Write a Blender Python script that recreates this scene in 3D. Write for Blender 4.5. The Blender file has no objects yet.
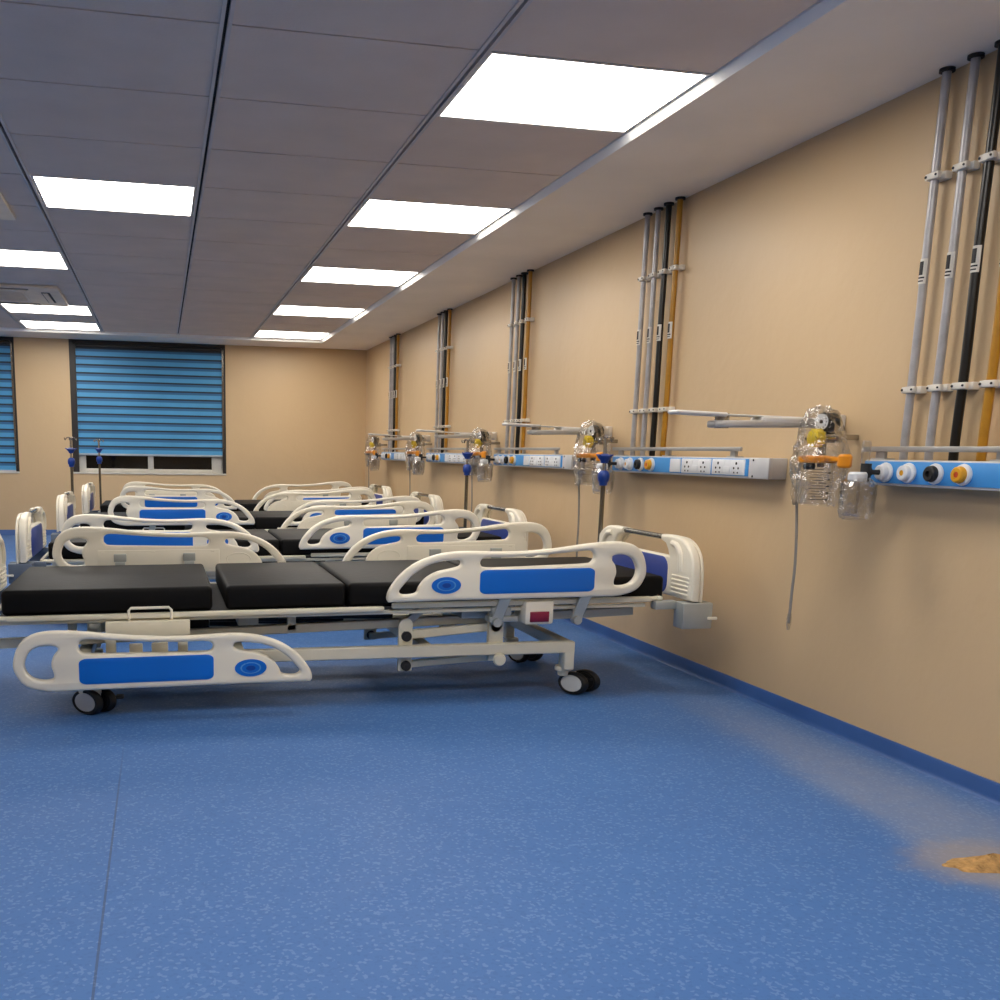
import bpy, bmesh, math, random
from mathutils import Vector, Matrix
random.seed(7)
PI = math.pi
COL = bpy.context.scene.collection

# ------------------------------------------------------------------ room constants
WX = 2.989          # right wall
BY = 14.70          # back wall
LX = -5.30          # left wall
FY = -3.40          # wall behind
EYE = 1.2328
CZ = 2.733          # tile ceiling
SZ = 2.698          # soffit underside
EX = 2.183          # soffit edge (right)
EYB = 13.92         # soffit edge (back)
C0, CA = 0.2607, 0.97047      # tile columns
R0, RB = 3.9149, 0.76418      # tile rows

# ------------------------------------------------------------------ materials
def lin(c):
    c /= 255.0
    return c / 12.92 if c <= 0.04045 else ((c + 0.055) / 1.055) ** 2.4
def rgb(r, g, b): return (lin(r), lin(g), lin(b), 1.0)

def nodes(name):
    m = bpy.data.materials.new(name); m.use_nodes = True
    nt = m.node_tree; nt.nodes.clear()
    out = nt.nodes.new('ShaderNodeOutputMaterial')
    return m, nt, out

def M(name, col, rough=0.5, metal=0.0, var=0.08, scale=6.0, bump=0.0, bscale=40.0, spec=0.5):
    m, nt, out = nodes(name)
    b = nt.nodes.new('ShaderNodeBsdfPrincipled')
    tc = nt.nodes.new('ShaderNodeTexCoord')
    n = nt.nodes.new('ShaderNodeTexNoise'); n.inputs['Scale'].default_value = scale; n.inputs['Detail'].default_value = 4
    nt.links.new(tc.outputs['Object'], n.inputs['Vector'])
    r = nt.nodes.new('ShaderNodeValToRGB')
    c = rgb(*col)
    r.color_ramp.elements[0].position = 0.3; r.color_ramp.elements[1].position = 0.7
    r.color_ramp.elements[0].color = tuple(x * (1 - var) for x in c[:3]) + (1,)
    r.color_ramp.elements[1].color = tuple(min(1, x * (1 + var)) for x in c[:3]) + (1,)
    nt.links.new(n.outputs['Fac'], r.inputs['Fac'])
    nt.links.new(r.outputs['Color'], b.inputs['Base Color'])
    b.inputs['Roughness'].default_value = rough; b.inputs['Metallic'].default_value = metal
    b.inputs['Specular IOR Level'].default_value = spec
    if bump:
        n2 = nt.nodes.new('ShaderNodeTexNoise'); n2.inputs['Scale'].default_value = bscale; n2.inputs['Detail'].default_value = 3
        nt.links.new(tc.outputs['Object'], n2.inputs['Vector'])
        bp = nt.nodes.new('ShaderNodeBump'); bp.inputs['Strength'].default_value = bump; bp.inputs['Distance'].default_value = 0.01
        nt.links.new(n2.outputs['Fac'], bp.inputs['Height']); nt.links.new(bp.outputs['Normal'], b.inputs['Normal'])
    nt.links.new(b.outputs['BSDF'], out.inputs['Surface'])
    return m

def M_emit(name, col, strength):
    m, nt, out = nodes(name)
    e = nt.nodes.new('ShaderNodeEmission'); e.inputs['Strength'].default_value = strength
    tc = nt.nodes.new('ShaderNodeTexCoord'); n = nt.nodes.new('ShaderNodeTexNoise'); n.inputs['Scale'].default_value = 2
    nt.links.new(tc.outputs['Object'], n.inputs['Vector'])
    mx = nt.nodes.new('ShaderNodeMixRGB'); mx.inputs['Color1'].default_value = rgb(*col)
    mx.inputs['Color2'].default_value = rgb(*[min(255, x + 2) for x in col])
    nt.links.new(n.outputs['Fac'], mx.inputs['Fac']); nt.links.new(mx.outputs['Color'], e.inputs['Color'])
    nt.links.new(e.outputs['Emission'], out.inputs['Surface'])
    return m

def M_clear(name, tint, refl=0.25, rough=0.08, bump=0.0, bscale=30):
    m, nt, out = nodes(name)
    t = nt.nodes.new('ShaderNodeBsdfTransparent'); t.inputs['Color'].default_value = tint
    g = nt.nodes.new('ShaderNodeBsdfGlossy'); g.inputs['Roughness'].default_value = rough
    g.inputs['Color'].default_value = (0.95, 0.95, 0.95, 1)
    lw = nt.nodes.new('ShaderNodeLayerWeight'); lw.inputs['Blend'].default_value = refl
    tc = nt.nodes.new('ShaderNodeTexCoord'); n = nt.nodes.new('ShaderNodeTexNoise'); n.inputs['Scale'].default_value = bscale
    nt.links.new(tc.outputs['Object'], n.inputs['Vector'])
    if bump:
        bp = nt.nodes.new('ShaderNodeBump'); bp.inputs['Strength'].default_value = bump; bp.inputs['Distance'].default_value = 0.02
        nt.links.new(n.outputs['Fac'], bp.inputs['Height'])
        nt.links.new(bp.outputs['Normal'], g.inputs['Normal']); nt.links.new(bp.outputs['Normal'], lw.inputs['Normal'])
    mx = nt.nodes.new('ShaderNodeMixShader')
    nt.links.new(lw.outputs['Facing'], mx.inputs['Fac'])
    nt.links.new(t.outputs['BSDF'], mx.inputs[1]); nt.links.new(g.outputs['BSDF'], mx.inputs[2])
    nt.links.new(mx.outputs['Shader'], out.inputs['Surface'])
    return m

def math_(nt, op, a, b=None, clamp=False):
    n = nt.nodes.new('ShaderNodeMath'); n.operation = op; n.use_clamp = clamp
    for i, v in enumerate((a, b)):
        if v is None: continue
        if isinstance(v, (int, float)): n.inputs[i].default_value = v
        else: nt.links.new(v, n.inputs[i])
    return n.outputs[0]
def smooth(nt, v, a, b):
    n = nt.nodes.new('ShaderNodeMapRange'); n.interpolation_type = 'SMOOTHSTEP'
    n.inputs['From Min'].default_value = a; n.inputs['From Max'].default_value = b
    nt.links.new(v, n.inputs['Value']); return n.outputs['Result']
def noise(nt, vec, scale, detail=4, out='Fac'):
    n = nt.nodes.new('ShaderNodeTexNoise'); n.inputs['Scale'].default_value = scale; n.inputs['Detail'].default_value = detail
    nt.links.new(vec, n.inputs['Vector']); return n.outputs[out]
def mixc(nt, fac, a, b, mode='MIX'):
    n = nt.nodes.new('ShaderNodeMixRGB'); n.blend_type = mode
    for i, v in ((0, fac), (1, a), (2, b)):
        if isinstance(v, (int, float)): n.inputs[i].default_value = v
        elif isinstance(v, tuple): n.inputs[i].default_value = v
        else: nt.links.new(v, n.inputs[i])
    return n.outputs[0]

def floor_material():
    m, nt, out = nodes('blue speckled vinyl')
    b = nt.nodes.new('ShaderNodeBsdfPrincipled')
    tc = nt.nodes.new('ShaderNodeTexCoord'); P = tc.outputs['Object']
    sx = nt.nodes.new('ShaderNodeSeparateXYZ'); nt.links.new(P, sx.inputs[0])
    X, Y = sx.outputs[0], sx.outputs[1]
    base = mixc(nt, noise(nt, P, 0.9, 3), rgb(*FLOOR_A), rgb(*FLOOR_B))
    v = nt.nodes.new('ShaderNodeTexVoronoi'); v.inputs['Scale'].default_value = 110; nt.links.new(P, v.inputs['Vector'])
    sp = nt.nodes.new('ShaderNodeSeparateColor'); nt.links.new(v.outputs['Color'], sp.inputs[0])
    light = math_(nt, 'MULTIPLY', math_(nt, 'GREATER_THAN', sp.outputs[0], 0.86), 0.15)
    dark = math_(nt, 'MULTIPLY', math_(nt, 'LESS_THAN', sp.outputs[0], 0.16), 0.16)
    base = mixc(nt, light, base, rgb(165, 190, 225))
    base = mixc(nt, dark, base, rgb(48, 75, 130))
    # welded seam between two vinyl sheets
    seam = math_(nt, 'LESS_THAN', math_(nt, 'ABSOLUTE', math_(nt, 'ADD', X, 0.178)), 0.0035)
    seam = math_(nt, 'MULTIPLY', seam, smooth(nt, Y, 4.4, 3.2))
    base = mixc(nt, math_(nt, 'MULTIPLY', seam, 0.55), base, rgb(60, 66, 80))
    # plaster dust swept along the right wall
    nn = noise(nt, P, 2.2, 5)
    wob = math_(nt, 'MULTIPLY', math_(nt, 'SUBTRACT', nn, 0.5), 0.30)
    edge = math_(nt, 'SUBTRACT', X, math_(nt, 'MULTIPLY', math_(nt, 'SUBTRACT', Y, 2.5), 0.085))
    edge = math_(nt, 'ADD', edge, wob)
    d = math_(nt, 'MULTIPLY', smooth(nt, edge, 2.28, 2.52), smooth(nt, Y, 5.6, 3.0))
    fade = smooth(nt, X, 3.02, 2.70)
    d = math_(nt, 'MULTIPLY', d, math_(nt, 'ADD', math_(nt, 'MULTIPLY', fade, 0.42), 0.12))
    streak = math_(nt, 'ADD', math_(nt, 'MULTIPLY', noise(nt, P, 14, 6), 0.7), 0.55)
    d = math_(nt, 'MULTIPLY', math_(nt, 'MULTIPLY', d, 0.72), streak, True)
    base = mixc(nt, d, base, rgb(158, 156, 154))
    # sand sprinkled round the heap
    dx = math_(nt, 'SUBTRACT', X, 2.52); dy = math_(nt, 'SUBTRACT', Y, 2.46)
    rr = math_(nt, 'SQRT', math_(nt, 'ADD', math_(nt, 'MULTIPLY', math_(nt, 'MULTIPLY', dx, dx), 0.45), math_(nt, 'MULTIPLY', dy, dy)))
    rr = math_(nt, 'ADD', rr, math_(nt, 'MULTIPLY', math_(nt, 'SUBTRACT', noise(nt, P, 18, 5), 0.5), 0.12))
    base = mixc(nt, math_(nt, 'MULTIPLY', smooth(nt, rr, 0.24, 0.10), 0.40), base, rgb(165, 145, 110))
    nt.links.new(base, b.inputs['Base Color'])
    b.inputs['Roughness'].default_value = 0.42
    b.inputs['Specular IOR Level'].default_value = 0.22
    rgh = math_(nt, 'ADD', math_(nt, 'MULTIPLY', noise(nt, P, 5, 4), 0.16), 0.46)
    nt.links.new(math_(nt, 'ADD', rgh, math_(nt, 'MULTIPLY', d, 0.4)), b.inputs['Roughness'])
    nt.links.new(b.outputs['BSDF'], out.inputs['Surface'])
    return m

def wall_material(name, col):
    m, nt, out = nodes(name)
    b = nt.nodes.new('ShaderNodeBsdfPrincipled')
    tc = nt.nodes.new('ShaderNodeTexCoord'); P = tc.outputs['Object']
    c = rgb(*col)
    a = mixc(nt, noise(nt, P, 0.8, 4), tuple(x * 0.95 for x in c[:3]) + (1,), tuple(x * 1.05 for x in c[:3]) + (1,))
    nt.links.new(a, b.inputs['Base Color'])
    b.inputs['Roughness'].default_value = 0.40
    b.inputs['Specular IOR Level'].default_value = 0.4
    bp = nt.nodes.new('ShaderNodeBump'); bp.inputs['Strength'].default_value = 0.45; bp.inputs['Distance'].default_value = 0.02
    h = math_(nt, 'ADD', math_(nt, 'MULTIPLY', noise(nt, P, 1.6, 3), 1.6), math_(nt, 'MULTIPLY', noise(nt, P, 26, 4), 0.12))
    nt.links.new(h, bp.inputs['Height']); nt.links.new(bp.outputs['Normal'], b.inputs['Normal'])
    nt.links.new(b.outputs['BSDF'], out.inputs['Surface'])
    return m

FLOOR_A = (61, 103, 163); FLOOR_B = (72, 115, 174)
WALL = wall_material('tan wall paint', (208, 180, 140))
FLOOR = floor_material()
TILE = M('lilac grey ceiling tile', (232, 214, 197), 0.8, var=0.05, scale=3, bump=0.1, bscale=60)
TBAR = M('grey ceiling grid', (214, 206, 200), 0.5)
GAP = M('dark grid groove', (22, 20, 24), 0.8)
SOFFIT = M('soffit plaster', (250, 241, 226), 0.6, var=0.04, scale=2)
LIP = M('whitened soffit edge', (252, 250, 244), 0.5, var=0.01)
SKIRT = M('blue vinyl skirting', (52, 90, 150), 0.4, var=0.1, scale=3)
LIGHT = M_emit('led diffuser', (255, 247, 238), 13.7)
LFRAME = M('light frame white', (225, 222, 218), 0.4)
ACWHITE = M('air conditioner white', (232, 218, 196), 0.45)
DARK = M('dark slot', (30, 30, 32), 0.6)
JAMB = M('black window jamb', (30, 24, 22), 0.5)
UPVC = M('white window profile', (205, 202, 192), 0.35)
PANE = M('night glass', (8, 9, 11), 0.08, var=0.02)
BLIND = M('blue blind band', (80, 160, 210), 0.55, var=0.16, scale=1.1)
BLIND2 = M('blue blind darker band', (48, 106, 152), 0.55, var=0.12, scale=1.1)  # darker blue strip of the banded fabric pattern
BLINDD = M('sheer dark blind stripe', (40, 54, 68), 0.7, var=0.1)
BLINDBAR = M('blind bar grey', (168, 176, 182), 0.35, 0.4)
RAIL = M('off white moulded plastic', (240, 233, 214), 0.36, var=0.03, scale=4)
BEIGE = M('beige powder coated steel', (228, 221, 198), 0.38, var=0.05, scale=5)
GREYST = M('grey steel', (176, 180, 176), 0.35, 0.3)
BLUEIN = M('blue inlay', (6, 108, 208), 0.32, var=0.05, scale=3)
BLUEDK = M('deep blue inlay', (12, 70, 160), 0.35)
BLUERING = M('light blue ring', (96, 160, 220), 0.35)
VIOLET = M('violet blue head panel', (58, 76, 152), 0.4, var=0.06)
VINYL = M('black vinyl', (11, 10, 10), 0.55, var=0.15, scale=7, bump=0.12, bscale=25, spec=0.16)
BLACK = M('black rubber', (20, 20, 20), 0.5)
CHROME = M('dark chrome', (120, 116, 108), 0.2, 0.9)
STEEL = M('stainless steel', (170, 166, 158), 0.25, 0.9)
WHEELC = M('castor hub white', (214, 214, 208), 0.4)
MAROON = M('maroon label', (130, 26, 58), 0.4)
PIPEG = M('silver grey pipe', (176, 174, 176), 0.32, 0.25, var=0.14, scale=14)
PIPEB = M('black pipe', (8, 7, 7), 0.3, var=0.2, scale=14)
PIPEY = M('ochre yellow pipe', (176, 124, 26), 0.35, var=0.12, scale=14)
CLIP = M('white pipe clip', (226, 220, 208), 0.4)
STICK = M('pale sticker', (220, 216, 206), 0.5)
INK = M('black print', (34, 32, 34), 0.6)
PHOUSE = M('panel aluminium white', (206, 206, 206), 0.35, 0.15)
PBLUE = M('sky blue panel face', (66, 150, 220), 0.35, var=0.04)
SOCKET = M('white socket plastic', (226, 228, 230), 0.35)
ALU = M('brushed aluminium rail', (178, 176, 172), 0.35, 0.5)
ORANGE = M('orange plastic', (236, 150, 30), 0.35)
YELLOW = M('yellow plastic', (236, 206, 40), 0.35)
OUTY = M('ochre outlet', (222, 160, 28), 0.35)
REDM = M('red mark', (200, 70, 30), 0.4)
CLEAR = M_clear('clear plastic jar', (0.90, 0.90, 0.90, 1), 0.34, 0.06)
WRAP = M_clear('crumpled clear wrap', (0.95, 0.95, 0.95, 1), 0.30, 0.10, bump=1.0, bscale=34)
TUBE = M('translucent grey tube', (150, 144, 138), 0.25, var=0.1)
KNOBB = M('blue knob', (22, 62, 150), 0.4)
ARMW = M('arm white enamel', (222, 218, 212), 0.35, var=0.04)
ARMG = M('arm grey underside', (196, 192, 186), 0.4, 0.2)
GREYBLK = M('blue grey bumper', (96, 108, 124), 0.5)
SAND = M('sand', (178, 140, 88), 0.95, var=0.35, scale=40, bump=0.8, bscale=90)

# ------------------------------------------------------------------ mesh helpers
def bx(bm, x0, x1, y0, y1, z0, z1, bev=0.0, seg=2, mi=0):
    x0, x1 = sorted((x0, x1)); y0, y1 = sorted((y0, y1)); z0, z1 = sorted((z0, z1))
    n0 = set(bm.verts); f0 = set(bm.faces)
    mat = Matrix.Translation(((x0 + x1) / 2, (y0 + y1) / 2, (z0 + z1) / 2)) @ Matrix.Diagonal((x1 - x0, y1 - y0, z1 - z0, 1))
    r = bmesh.ops.create_cube(bm, size=1.0, matrix=mat)
    if bev > 0:
        es = list({e for v in r['verts'] for e in v.link_edges})
        bmesh.ops.bevel(bm, geom=es, offset=bev, segments=seg, affect='EDGES', profile=0.5)
    if mi:
        for f in bm.faces:
            if f not in f0: f.material_index = mi
    return [v for v in bm.verts if v not in n0]

def cyl(bm, p0, p1, r, r2=None, seg=20, cap=True, mi=0):
    p0, p1 = Vector(p0), Vector(p1); d = p1 - p0
    q = Vector((0, 0, 1)).rotation_difference(d.normalized()).to_matrix().to_4x4()
    f0 = set(bm.faces)
    bmesh.ops.create_cone(bm, cap_ends=cap, cap_tris=False, segments=seg, radius1=r, radius2=r if r2 is None else r2,
                          depth=d.length, matrix=Matrix.Translation((p0 + p1) / 2) @ q)
    if mi:
        for f in bm.faces:
            if f not in f0: f.material_index = mi

def tube(bm, pts, r, seg=10, closed=False, sub=1):
    pts = [Vector(p) for p in pts]
    if sub > 1: pts = catmull(pts, sub, closed)
    n = len(pts); rings = []; s = None
    for i, p in enumerate(pts):
        a = pts[i - 1] if (i > 0 or closed) else p
        b = pts[(i + 1) % n] if (i < n - 1 or closed) else p
        t = (b - a).normalized()
        if s is None:
            s = t.cross(Vector((0, 0, 1)))
            if s.length < 0.2: s = t.cross(Vector((1, 0, 0)))
        s = s - t * s.dot(t); s.normalize(); u = s.cross(t)
        rings.append([bm.verts.new(p + (s * math.cos(2 * PI * k / seg) + u * math.sin(2 * PI * k / seg)) * r) for k in range(seg)])
    m = n if closed else n - 1
    for i in range(m):
        A, B = rings[i], rings[(i + 1) % n]
        for k in range(seg):
            bm.faces.new((A[k], A[(k + 1) % seg], B[(k + 1) % seg], B[k]))
    if not closed:
        bm.faces.new(rings[0][::-1]); bm.faces.new(rings[-1])

def catmull(pts, sub, closed):
    n = len(pts); out = []
    rng = range(n) if closed else range(n - 1)
    for i in rng:
        if closed: p0, p1, p2, p3 = pts[i - 1], pts[i], pts[(i + 1) % n], pts[(i + 2) % n]
        else: p0, p1, p2, p3 = pts[max(i - 1, 0)], pts[i], pts[i + 1], pts[min(i + 2, n - 1)]
        for k in range(sub):
            t = k / sub
            out.append(0.5 * ((2 * p1) + (p2 - p0) * t + (2 * p0 - 5 * p1 + 4 * p2 - p3) * t * t + (3 * p1 - p0 - 3 * p2 + p3) * t ** 3))
    if not closed: out.append(pts[-1])
    return out

def lathe(bm, prof, axis_o, axis_d=(0, 0, 1), seg=28, mi=0):
    """prof: list of (r, h) along the axis"""
    o = Vector(axis_o); q = Vector((0, 0, 1)).rotation_difference(Vector(axis_d).normalized())
    f0 = set(bm.faces); rings = []
    for r, h in prof:
        if r < 1e-5: rings.append([bm.verts.new(o + q @ Vector((0, 0, h)))])
        else: rings.append([bm.verts.new(o + q @ Vector((r * math.cos(2 * PI * k / seg), r * math.sin(2 * PI * k / seg), h))) for k in range(seg)])
    for A, B in zip(rings, rings[1:]):
        for k in range(seg):
            k2 = (k + 1) % seg
            if len(A) == 1 and len(B) == 1: continue
            if len(A) == 1: bm.faces.new((A[0], B[k2], B[k]))
            elif len(B) == 1: bm.faces.new((A[k], A[k2], B[0]))
            else: bm.faces.new((A[k], A[k2], B[k2], B[k]))
    if mi:
        for f in bm.faces:
            if f not in f0: f.material_index = mi

def bar(bm, p0, p1, w, h, bev=0.0):
    """rectangular bar from p0 to p1 in the xz plane, w across y, h across the bar"""
    p0, p1 = Vector(p0), Vector(p1); d = p1 - p0; L = d.length
    vs = bx(bm, -L / 2, L / 2, -w / 2, w / 2, -h / 2, h / 2, bev, 1)
    q = Vector((1, 0, 0)).rotation_difference(d.normalized()).to_matrix().to_4x4()
    bmesh.ops.transform(bm, matrix=Matrix.Translation((p0 + p1) / 2) @ q, verts=vs)

def outline_mesh(loops, thick, bev, smooth_sub=0, res=2):
    """flat shape with holes in (a,b) plane, extruded with rounded edges; returns bmesh with a->x, thickness->y, b->z"""
    cu = bpy.data.curves.new('tmp', 'CURVE'); cu.dimensions = '2D'; cu.fill_mode = 'BOTH'
    for lp in loops:
        pts = [Vector((a, b, 0)) for a, b in lp]
        if smooth_sub: pts = catmull(pts, smooth_sub, True)
        s = cu.splines.new('POLY'); s.points.add(len(pts) - 1); s.use_cyclic_u = True
        for p, q in zip(s.points, pts): p.co = (q.x, q.y, 0, 1)
    cu.extrude = max(thick / 2 - bev, 0.0005); cu.bevel_depth = bev; cu.bevel_resolution = res; cu.offset = -bev
    o = bpy.data.objects.new('tmp', cu); COL.objects.link(o)
    dg = bpy.context.evaluated_depsgraph_get(); dg.update()
    me = bpy.data.meshes.new_from_object(o.evaluated_get(dg))
    bpy.data.objects.remove(o); bpy.data.curves.remove(cu)
    bm = bmesh.new(); bm.from_mesh(me); bpy.data.meshes.remove(me)
    bmesh.ops.remove_doubles(bm, verts=bm.verts, dist=1e-5)
    for v in bm.verts: v.co = Vector((v.co.x, -v.co.z, v.co.y))
    bmesh.ops.recalc_face_normals(bm, faces=bm.faces)
    return bm

def rrect(a0, a1, b0, b1, ra, rb=None, n=5):
    rb = rb or ra; out = []
    for cx, cy, s in ((a1 - ra, b1 - rb, 0), (a0 + ra, b1 - rb, 1), (a0 + ra, b0 + rb, 2), (a1 - ra, b0 + rb, 3)):
        for k in range(n + 1):
            t = (s + k / n) * PI / 2
            out.append((cx + ra * math.cos(t), cy + rb * math.sin(t)))
    return out

OFF = Vector((0, 0, 0))     # subtracted from every vertex: the base of the thing being built
TILT = [0.0]
def obj(name, bm, mats, parent=None, smooth_angle=35):
    if not isinstance(mats, (list, tuple)): mats = [mats]
    for v in bm.verts:
        v.co.z += TILT[0] * (v.co.x - 1.0)
        v.co -= OFF
    me = bpy.data.meshes.new(name); bm.to_mesh(me); bm.free()
    for m in mats: me.materials.append(m)
    me.polygons.foreach_set('use_smooth', [True] * len(me.polygons))
    try: me.set_sharp_from_angle(angle=math.radians(smooth_angle))
    except Exception: pass
    o = bpy.data.objects.new(name, me); COL.objects.link(o)
    if parent: o.parent = parent
    return o

def tag(o, label, cat, group=None, kind=None):
    if label: o['label'] = label
    if cat: o['category'] = cat
    if group: o['group'] = group
    if kind: o['kind'] = kind
    return o

def thing(name, loc, label, cat, group=None):
    o = bpy.data.objects.new(name, None); COL.objects.link(o)
    o.empty_display_size = 0.1; o.location = loc
    return tag(o, label, cat, group)

def copy_tree(o, parent=None):
    c = o.copy(); COL.objects.link(c)
    if parent: c.parent = parent
    for ch in list(o.children): copy_tree(ch, c)
    return c

def struct(name, bm, m, smooth_angle=30):
    o = obj(name, bm, m, None, smooth_angle); o['kind'] = 'structure'; return o
def B(): return bmesh.new()

# ================================================================== ROOM SHELL
bm = B(); bx(bm, LX - .2, WX + .2, FY - .2, BY + .35, -0.12, 0.0); struct('floor', bm, FLOOR)
bm = B(); bx(bm, WX, WX + .2, FY - .2, BY + .35, 0.0, 3.1); struct('wall_right', bm, WALL)
bm = B(); bx(bm, LX - .2, LX, FY - .2, BY + .35, 0.0, 3.1); struct('wall_left', bm, WALL)
bm = B(); bx(bm, LX, WX, FY - .2, FY, 0.0, 3.1); struct('wall_front', bm, WALL)
# back wall with two window openings
WIN = [(-4.07, -1.935, 0.872, SZ), (-1.212, 0.930, 0.876, SZ)]
bm = B()
xs = [LX, WIN[0][0], WIN[0][1], WIN[1][0], WIN[1][1], WX]
for i in range(5):
    if i in (1, 3):
        bx(bm, xs[i], xs[i + 1], BY, BY + .35, 0, WIN[0][2]); bx(bm, xs[i], xs[i + 1], BY, BY + .35, SZ, 3.1)
    else: bx(bm, xs[i], xs[i + 1], BY, BY + .35, 0, 3.1)
struct('wall_back', bm, WALL)
# skirting: coved blue strip
def skirt(name, p, q, nrm):
    bm = B(); p, q, nrm = Vector(p), Vector(q), Vector(nrm)
    prof = [(0.0, 0.0), (0.020, 0.0), (0.014, 0.007), (0.010, 0.020), (0.009, 0.066), (0.006, 0.074), (0.0, 0.075)]
    a = [bm.verts.new(p + nrm * d + Vector((0, 0, h))) for d, h in prof]
    b = [bm.verts.new(q + nrm * d + Vector((0, 0, h))) for d, h in prof]
    for i in range(len(prof) - 1): bm.faces.new((a[i], a[i + 1], b[i + 1], b[i]))
    bm.faces.new(a); bm.faces.new(b[::-1])
    bmesh.ops.recalc_face_normals(bm, faces=bm.faces)
    struct(name, bm, SKIRT)
skirt('baseboard_right', (WX, FY, 0), (WX, BY, 0), (-1, 0, 0))
skirt('baseboard_back', (LX, BY, 0), (WX, BY, 0), (0, -1, 0))
skirt('baseboard_left', (LX, FY, 0), (LX, BY, 0), (1, 0, 0))

# ceiling: tiles with narrow reveals, hung under a dark void
LIGHTS = [(1, r) for r in (0, 3, 6, 9, 12)] + [(-1, 3)] + [(-2, r) for r in (6, 10, 12)] + \
         [(1, -3), (1, -6), (-1, -3), (-1, -7), (-4, 1), (-4, 5), (-4, 9), (-4, -3)]  # this line: unseen panels added to light the room evenly
AC = [(-2.30, -0.905, 6.02, 7.285), (-2.30, -0.925, 10.20, 11.44)]
bm = B()
n0, n1 = -9, 13
for c in range(-6, 2):
    x0 = C0 + CA * c; x1 = min(x0 + CA, EX)
    for r in range(n0, n1):
        if (c, r) in LIGHTS: continue
        y0 = R0 + RB * r
        bx(bm, max(x0 + .020, LX), x1 - (.020 if c < 1 else .006), y0 + .006, y0 + RB - .006, CZ, CZ + .02)
    bx(bm, max(x0 + .020, LX), x1 - (.020 if c < 1 else .006), R0 + RB * n1 + .004, EYB - .01, CZ, CZ + .02)
struct('ceiling', bm, TILE)
bm = B(); bx(bm, LX - .2, WX + .2, FY - .2, BY + .35, CZ + .09, CZ + .2); struct('trim_1', bm, GAP)      # void above the tiles
k = 2
for c in range(-5, 2):          # long grid bars with a black groove
    x = C0 + CA * c; bm = B()
    bx(bm, x - .022, x - .007, FY, EYB, CZ - .006, CZ + .022)
    bx(bm, x + .007, x + .022, FY, EYB, CZ - .006, CZ + .022)
    bx(bm, x - .007, x + .007, FY, EYB, CZ + .012, CZ + .022, mi=1)
    struct('trim_%d' % k, bm, [TBAR, GAP]); k += 1
bm = B()                         # soffit along the right wall and the back wall, with a small lip
bx(bm, EX + .026, WX, FY, BY, SZ, CZ + .09)
bx(bm, LX, EX + .026, EYB + .022, BY, SZ, CZ + .09)
struct('trim_%d' % k, bm, SOFFIT); k += 1
bm = B()                         # bevelled soffit edge, whitened and tilted down to look more lit
def wedge(bm, a, b):
    v = [bm.verts.new(p) for p in a + b]
    n = len(a)
    for i in range(n): bm.faces.new((v[i], v[(i + 1) % n], v[n + (i + 1) % n], v[n + i]))
    bm.faces.new(v[:n]); bm.faces.new(v[n:][::-1])
    bmesh.ops.recalc_face_normals(bm, faces=bm.faces)
e_ = EX + .026; f_ = EYB + .022
wedge(bm, [(EX, FY, CZ + .05), (EX, FY, CZ - .004), (e_, FY, SZ), (e_, FY, CZ + .05)], [(EX, EYB, CZ + .05), (EX, EYB, CZ - .004), (e_, f_, SZ), (e_, f_, CZ + .05)])
wedge(bm, [(LX, EYB, CZ + .05), (LX, EYB, CZ - .004), (LX, f_, SZ), (LX, f_, CZ + .05)], [(EX, EYB, CZ + .05), (EX, EYB, CZ - .004), (e_, f_, SZ), (e_, f_, CZ + .05)])
struct('trim_%d' % k, bm, LIP); k += 1
bm = B()
bx(bm, EX - .005, EX, FY, EYB, CZ + .004, CZ + .02); bx(bm, LX, EX, EYB - .009, EYB, CZ + .004, CZ + .02)
struct('trim_%d' % k, bm, TBAR); k += 1

# ================================================================== LIGHT PANELS
lab = {(1, 0): 'bright square ceiling light panel nearest the camera, beside the soffit', (1, 3): 'second ceiling light panel from the camera in the row beside the soffit',
       (1, 6): 'third ceiling light panel from the camera in the row beside the soffit', (1, 9): 'fourth ceiling light panel from the camera in the row beside the soffit',
       (1, 12): 'farthest ceiling light panel in the row beside the soffit', (-1, 3): 'large bright ceiling light panel on the left, between two grid bars',
       (-2, 6): 'ceiling light panel at the left edge, between the two air conditioner grilles', (-2, 10): 'ceiling light panel on the left just beyond the farther air conditioner grille',
       (-2, 12): 'ceiling light panel on the left nearest the blue blinds'}
for c, r in LIGHTS:
    x0 = C0 + CA * c + .026; x1 = C0 + CA * (c + 1) - .026
    if c == 1: x1 = EX - .006
    y0 = R0 + RB * r + .004; y1 = y0 + RB - .008
    xm, ym = (x0 + x1) / 2, (y0 + y1) / 2
    t = thing('ceiling_light_panel', (xm, ym, CZ), lab.get((c, r), 'added ceiling light panel out of view, for even lighting'), 'ceiling light', 'square light panels in the ceiling')
    OFF = Vector((xm, ym, CZ))
    f = B(); w = .012
    bx(f, x0, x1, y0, y0 + w, CZ - .002, CZ + .022); bx(f, x0, x1, y1 - w, y1, CZ - .002, CZ + .022)
    bx(f, x0, x0 + w, y0 + w, y1 - w, CZ - .002, CZ + .022); bx(f, x1 - w, x1, y0 + w, y1 - w, CZ - .002, CZ + .022)
    obj('frame', f, LFRAME, t)
    d = B(); bx(d, x0 + w, x1 - w, y0 + w, y1 - w, CZ + .002, CZ + .012); obj('diffuser', d, LIGHT, t)
OFF = Vector((0, 0, 0))

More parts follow.
